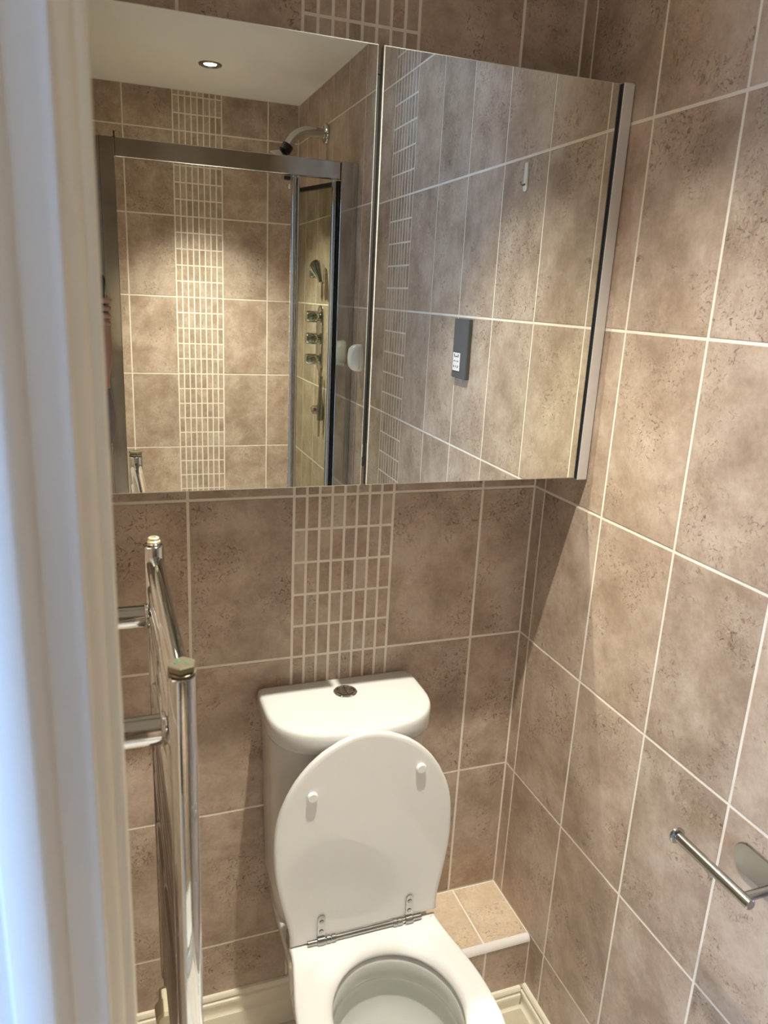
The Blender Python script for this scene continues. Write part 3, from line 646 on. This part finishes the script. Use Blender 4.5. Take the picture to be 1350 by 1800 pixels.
# shower arm with head
sa = thing('wall_shower', 'curved chrome shower head arm above the enclosure rail, seen in the mirror', 'shower head', (-.01, -2.08, Z(.966)))
ax, az = -2.08, Z(.964)
path = [(-.004, ax, az)] + [(-.02-.045*k/4, ax, az+.001) for k in range(1, 4)]
for k in range(9):
    a = PI*.32*k/8; path.append((-.070-.085*math.sin(a), ax, az+.001-.085*(1-math.cos(a))))
e_ = Vector(path[-1]); dd = Vector((-math.cos(PI*.32), 0, -math.sin(PI*.32)))
path.append(tuple(e_+dd*.02))
MB().tube(path, .0185, 24).build('arm', M['chrome'], sa)
MB().loft([[(-x, ax+r*math.cos(2*PI*k/28), az+r*1.15*math.sin(2*PI*k/28)) for k in range(28)] for x, r in ((.0004, .030), (.004, .033), (.010, .032), (.015, .026), (.016, .018))], True, True).build('wall_flange', M['chrome'], sa)
e2 = e_+dd*.018
MB().tube([e2, e2+dd*.004, e2+dd*.026, e2+dd*.030], [.0205, .0225, .0225, .018], 24).build('collar', M['black'], sa)
e3 = e2+dd*.029
MB().tube([e3, e3+dd*.008, e3+dd*.025, e3+dd*.032, e3+dd*.040, e3+dd*.041], [.014, .020, .040, .046, .046, .040], 28).build('spray_head', M['chrome'], sa)

# concealed valve with three knobs, body jet and hand shower bracket
va = thing('shower_valve', 'chrome three-knob shower valve plate on the right wall inside the shower, seen in the mirror', 'shower valve', (-.004, -2.10, Z(.20)))
b = MB(); b.loft([stad(-.0004, -2.145, -2.055, Z(.20), .001)], True, False)
def vplate(x, k): return [(x, -2.10+k*.045*math.copysign(abs(math.cos(a))**.6, math.cos(a)), Z(.195)+k*.135*math.copysign(abs(math.sin(a))**.6, math.sin(a))) for a in [2*PI*i/32 for i in range(32)]]
MB().loft([vplate(-.0004, .99), vplate(-.005, 1), vplate(-.009, .96), vplate(-.010, .9)], True, True).build('back_plate', M['chrome'], va)
for zz, r in ((.283, .024), (.196, .024), (.113, .023)):
    MB().tube([(-.0095, -2.10, Z(zz)), (-.020, -2.10, Z(zz)), (-.022, -2.10, Z(zz)), (-.058, -2.10, Z(zz)), (-.064, -2.10, Z(zz))], [.017, .017, r, r*.94, r*.8], 24).build('knob', M['chrome'], va)
rh = thing('hand_shower_bracket', 'chrome hand shower bracket on the right wall above the valve, seen through the glass', 'shower bracket', (-.004, -2.10, Z(.45)))
MB().tube([(-.0004, -2.10, Z(.452)), (-.008, -2.10, Z(.452)), (-.012, -2.10, Z(.452)), (-.045, -2.10, Z(.450)), (-.050, -2.10, Z(.450))], [.026, .026, .018, .018, .015], 24).build('mount', M['chrome'], rh)
MB().tube([(-.035, -2.06, Z(.475)), (-.035, -2.045, Z(.47)), (-.030, -2.02, Z(.435)), (-.028, -2.01, Z(.415))], [.030, .030, .014, .011], 24).build('hand_shower', M['chrome'], rh)
for zz, lab in ((-.097, 'small chrome body jet low on the right wall inside the shower, below the three-knob valve'),):
    j = thing('body_jet', lab, 'shower jet', (-.004, -2.10, Z(zz)))
    MB().tube([(-.0004, -2.10, Z(zz)), (-.006, -2.10, Z(zz)), (-.010, -2.10, Z(zz)), (-.030, -2.10, Z(zz)), (-.036, -2.10, Z(zz)-.001)], [.026, .026, .020, .019, .012], 24).build('jet_body', M['chrome'], j)
hs = MB().tube([(-.012, -2.035, Z(.05)), (-.016, -2.030, Z(-.02)), (-.016, -2.028, Z(-.09)), (-.014, -2.030, Z(-.13))], [.007, .008, .014, .012], 14).build('hose_weight', M['dark_chrome'], center=True)
hs['label'] = 'dull metal hose end hanging on the right wall beside the body jet'; hs['category'] = 'shower hose'

# ------------------------------------------------------------------ photographer: phone and person
def cam_pt(r, u, f): return CAM + R_*r + U_*u + F_*f
pho = thing('phone', 'black smartphone held upright in the photographer\'s hand at the left of the mirror', 'phone', tuple(cam_pt(-.03, -.05, -.012)))
def prr(k, f, w0=-.052, w1=.020, v0=-.127, v1=.020, r=.010, n=5):
    out = []
    w0, w1, v0, v1 = w0+k, w1-k, v0+k, v1-k
    for cx, cv, a0 in ((w1-r, v1-r, 0), (w0+r, v1-r, PI/2), (w0+r, v0+r, PI), (w1-r, v0+r, 3*PI/2)):
        for i in range(n+1):
            a = a0+PI/2*i/n; out.append(cam_pt(cx+r*math.cos(a), cv+r*math.sin(a), f))
    return out
MB().loft([prr(.0015, -.0135), prr(0, -.0125), prr(0, -.0065), prr(.0015, -.0055)], True, True).build('case', M['phone'], pho)
MB().loft([prr(.003, -.0137), prr(.0035, -.0141)], True, True).build('screen', M['black'], pho, smooth=False)
MB().cyl(cam_pt(0, 0, -.0056), cam_pt(0, 0, -.0030), .0068, 20, .0005).build('lens', M['black'], pho)

def skin(name, verts, edges, radii, m, parent, root=0, sub=2):
    me = bpy.data.meshes.new(name); org = wloc(parent)
    me.from_pydata([tuple(Vector(v)-org) for v in verts], edges, []); me.update()
    o = bpy.data.objects.new(name, me); C.objects.link(o); o.parent = parent
    md = o.modifiers.new('skin', 'SKIN'); md.use_smooth_shade = True
    sv = me.skin_vertices[0].data
    for i, r in enumerate(radii): sv[i].radius = r if isinstance(r, tuple) else (r, r); sv[i].use_root = (i == root)
    o.modifiers.new('sub', 'SUBSURF').levels = sub; o.modifiers['sub'].render_levels = sub
    me.materials.append(m); return o
PBx, PBy = -1.225, -1.56
pdir = Vector((.34, .94, 0)).normalized(); pr = Vector((pdir.y, -pdir.x, 0))
per = thing('person', 'person in dark grey sleeve holding up a phone, reflected at the mirror\'s left edge', 'person', (PBx, PBy, 0))
def B(r, f, z): return Vector((PBx, PBy, 0)) + pr*r + pdir*f + Vector((0, 0, z))
wrist = cam_pt(.032, -.235, -.020); wrist = Vector((-.8520, -1.398, Z(.118)))
elbow = Vector((-.872, -1.545, Z(-.150)))
rsh = B(.175, 0, 1.39); lsh = B(-.175, 0, 1.42)
lwr = B(-.19, .06, .80); lel = B(-.225, -.03, 1.10)
V = []; E = []; Rr = []
def add(p, r, par=None):
    V.append(Vector(p)); Rr.append(r); i = len(V)-1
    if par is not None: E.append((par, i))
    return i
pel = add(B(0, 0, .95), .125); sp = add(B(0, .01, 1.15), .115, pel); ch = add(B(0, 0, 1.34), .13, sp); nk = add(B(0, 0, 1.47), .055, ch); nk2 = add(B(0, .015, 1.53), .052, nk)
hd = add(B(0, .03, 1.60), .075, nk2); hd2 = add(B(0, .025, 1.68), .088, hd); hd3 = add(B(0, .01, 1.735), .06, hd2)
for sg in (-1, 1):
    hp = add(B(sg*.09, 0, .88), .09, pel); kn = add(B(sg*.10, .02, .50), .058, hp); an = add(B(sg*.10, -.01, .09), .036, kn); add(B(sg*.11, .14, .035), .03, an)
s1 = add(rsh, .055, ch); e1 = add(elbow, .040, s1); fm = add(elbow.lerp(wrist, .5), .036, e1); w1 = add(wrist, (.021, .018), fm)
palm = Vector((-.8300, -1.390, Z(.200))); pk = add(palm, (.029, .019), w1)
s2 = add(lsh, .055, ch); e2_ = add(lel, .040, s2); w2 = add(lwr, .025, e2_); pk2 = add(lwr+Vector((0, 0, -.08)), (.035, .016), w2)
for k in range(4):
    b0 = lwr + pdir*(.022-.015*k) + Vector((0, 0, -.10)); i = add(b0, .009, pk2); i = add(b0+Vector((0, 0, -.03))+pdir*.004, .0085, i); add(b0+Vector((0, 0, -.06+.006*abs(k-1)))+pdir*.012, .0075, i)
i = add(lwr+pdir*.04+Vector((0, 0, -.07)), .010, pk2); add(lwr+pdir*.055+Vector((0, 0, -.10)), .008, i)
# fingers of the right hand curl round the phone's right edge, tips on its back
for k, (zz, ln) in enumerate(((.262, .95), (.238, 1.0), (.214, .97), (.192, .85))):
    uu = -.055-.022*k
    a_ = cam_pt(.022, uu-.012, -.030); b_ = cam_pt(.034, uu-.002, -.014); c_ = cam_pt(.028, uu+.004, -.0005+.003); t_ = cam_pt(.002, uu+.006, .0045)
    i = add(a_, .0095, pk); i = add(b_, .0092, i); i = add(c_, .0085, i); add(t_, .0075, i)
i = add(cam_pt(.008, -.135, -.035), .012, pk); i = add(cam_pt(.004, -.105, -.030), .0105, i); add(cam_pt(.000, -.080, -.025), .009, i)
skin('body', V, E, Rr, M['skin'], per, 0)
# hooded top: torso and sleeves a little outside the body; the right cuff ends at the wrist
V = []; E = []; Rr = []
pel = add(B(0, 0, .90), .145); sp = add(B(0, .01, 1.12), .135, pel); ch = add(B(0, 0, 1.33), .150, sp); nk = add(B(0, -.02, 1.45), .085, ch)
s1 = add(rsh, .075, ch); e1 = add(elbow+Vector((-.004, 0, 0)), .057, s1); f1 = add(elbow.lerp(wrist, .35), .054, e1); f2 = add(elbow.lerp(wrist, .62), .044, f1); f3 = add(elbow.lerp(wrist, .74), .031, f2); f4 = add(elbow.lerp(wrist, .90), .0285, f3)
s2 = add(lsh, .075, ch); e2_ = add(lel, .055, s2); add(lwr+Vector((0, 0, .03)), .034, e2_)
skin('hooded_top', V, E, Rr, M['hoodie'], per, 0)
V = []; E = []; Rr = []
pel = add(B(0, 0, .93), .138)
for sg in (-1, 1):
    hp = add(B(sg*.09, 0, .85), .102, pel); kn = add(B(sg*.10, .02, .50), .072, hp); add(B(sg*.10, -.01, .08), .055, kn)
skin('trousers', V, E, Rr, M['denim'], per, 0)
V = []; E = []; Rr = []
a = add(B(0, -.03, 1.60), .075); b_ = add(B(0, -.015, 1.69), .098, a); add(B(0, -.01, 1.755), .06, b_)
skin('hair', V, E, Rr, M['hair'], per, 0)
for sg in (-1, 1):
    c = B(sg*.032, .112, 1.665); MB().tube([c, c+pdir*.004, c+pdir*.008], [.013, .011, .004], 16).build('eye', M['white_plastic'], per)
MB().tube([B(0, .112, 1.665), B(0, .130, 1.635), B(0, .112, 1.625)], [.008, .013, .012], 12).build('nose', M['skin'], per)
MB().tube([B(-.024, .100, 1.590), B(0, .110, 1.588), B(.024, .100, 1.590)], [.003, .007, .003], 12).build('mouth', mat('lips', (.42, .18, .15), .5), per)
for sg in (-1, 1): MB().tube([B(sg*.086, .02, 1.69), B(sg*.094, .015, 1.66), B(sg*.086, .02, 1.63)], [.008, .014, .007], 12).build('ear', M['skin'], per)
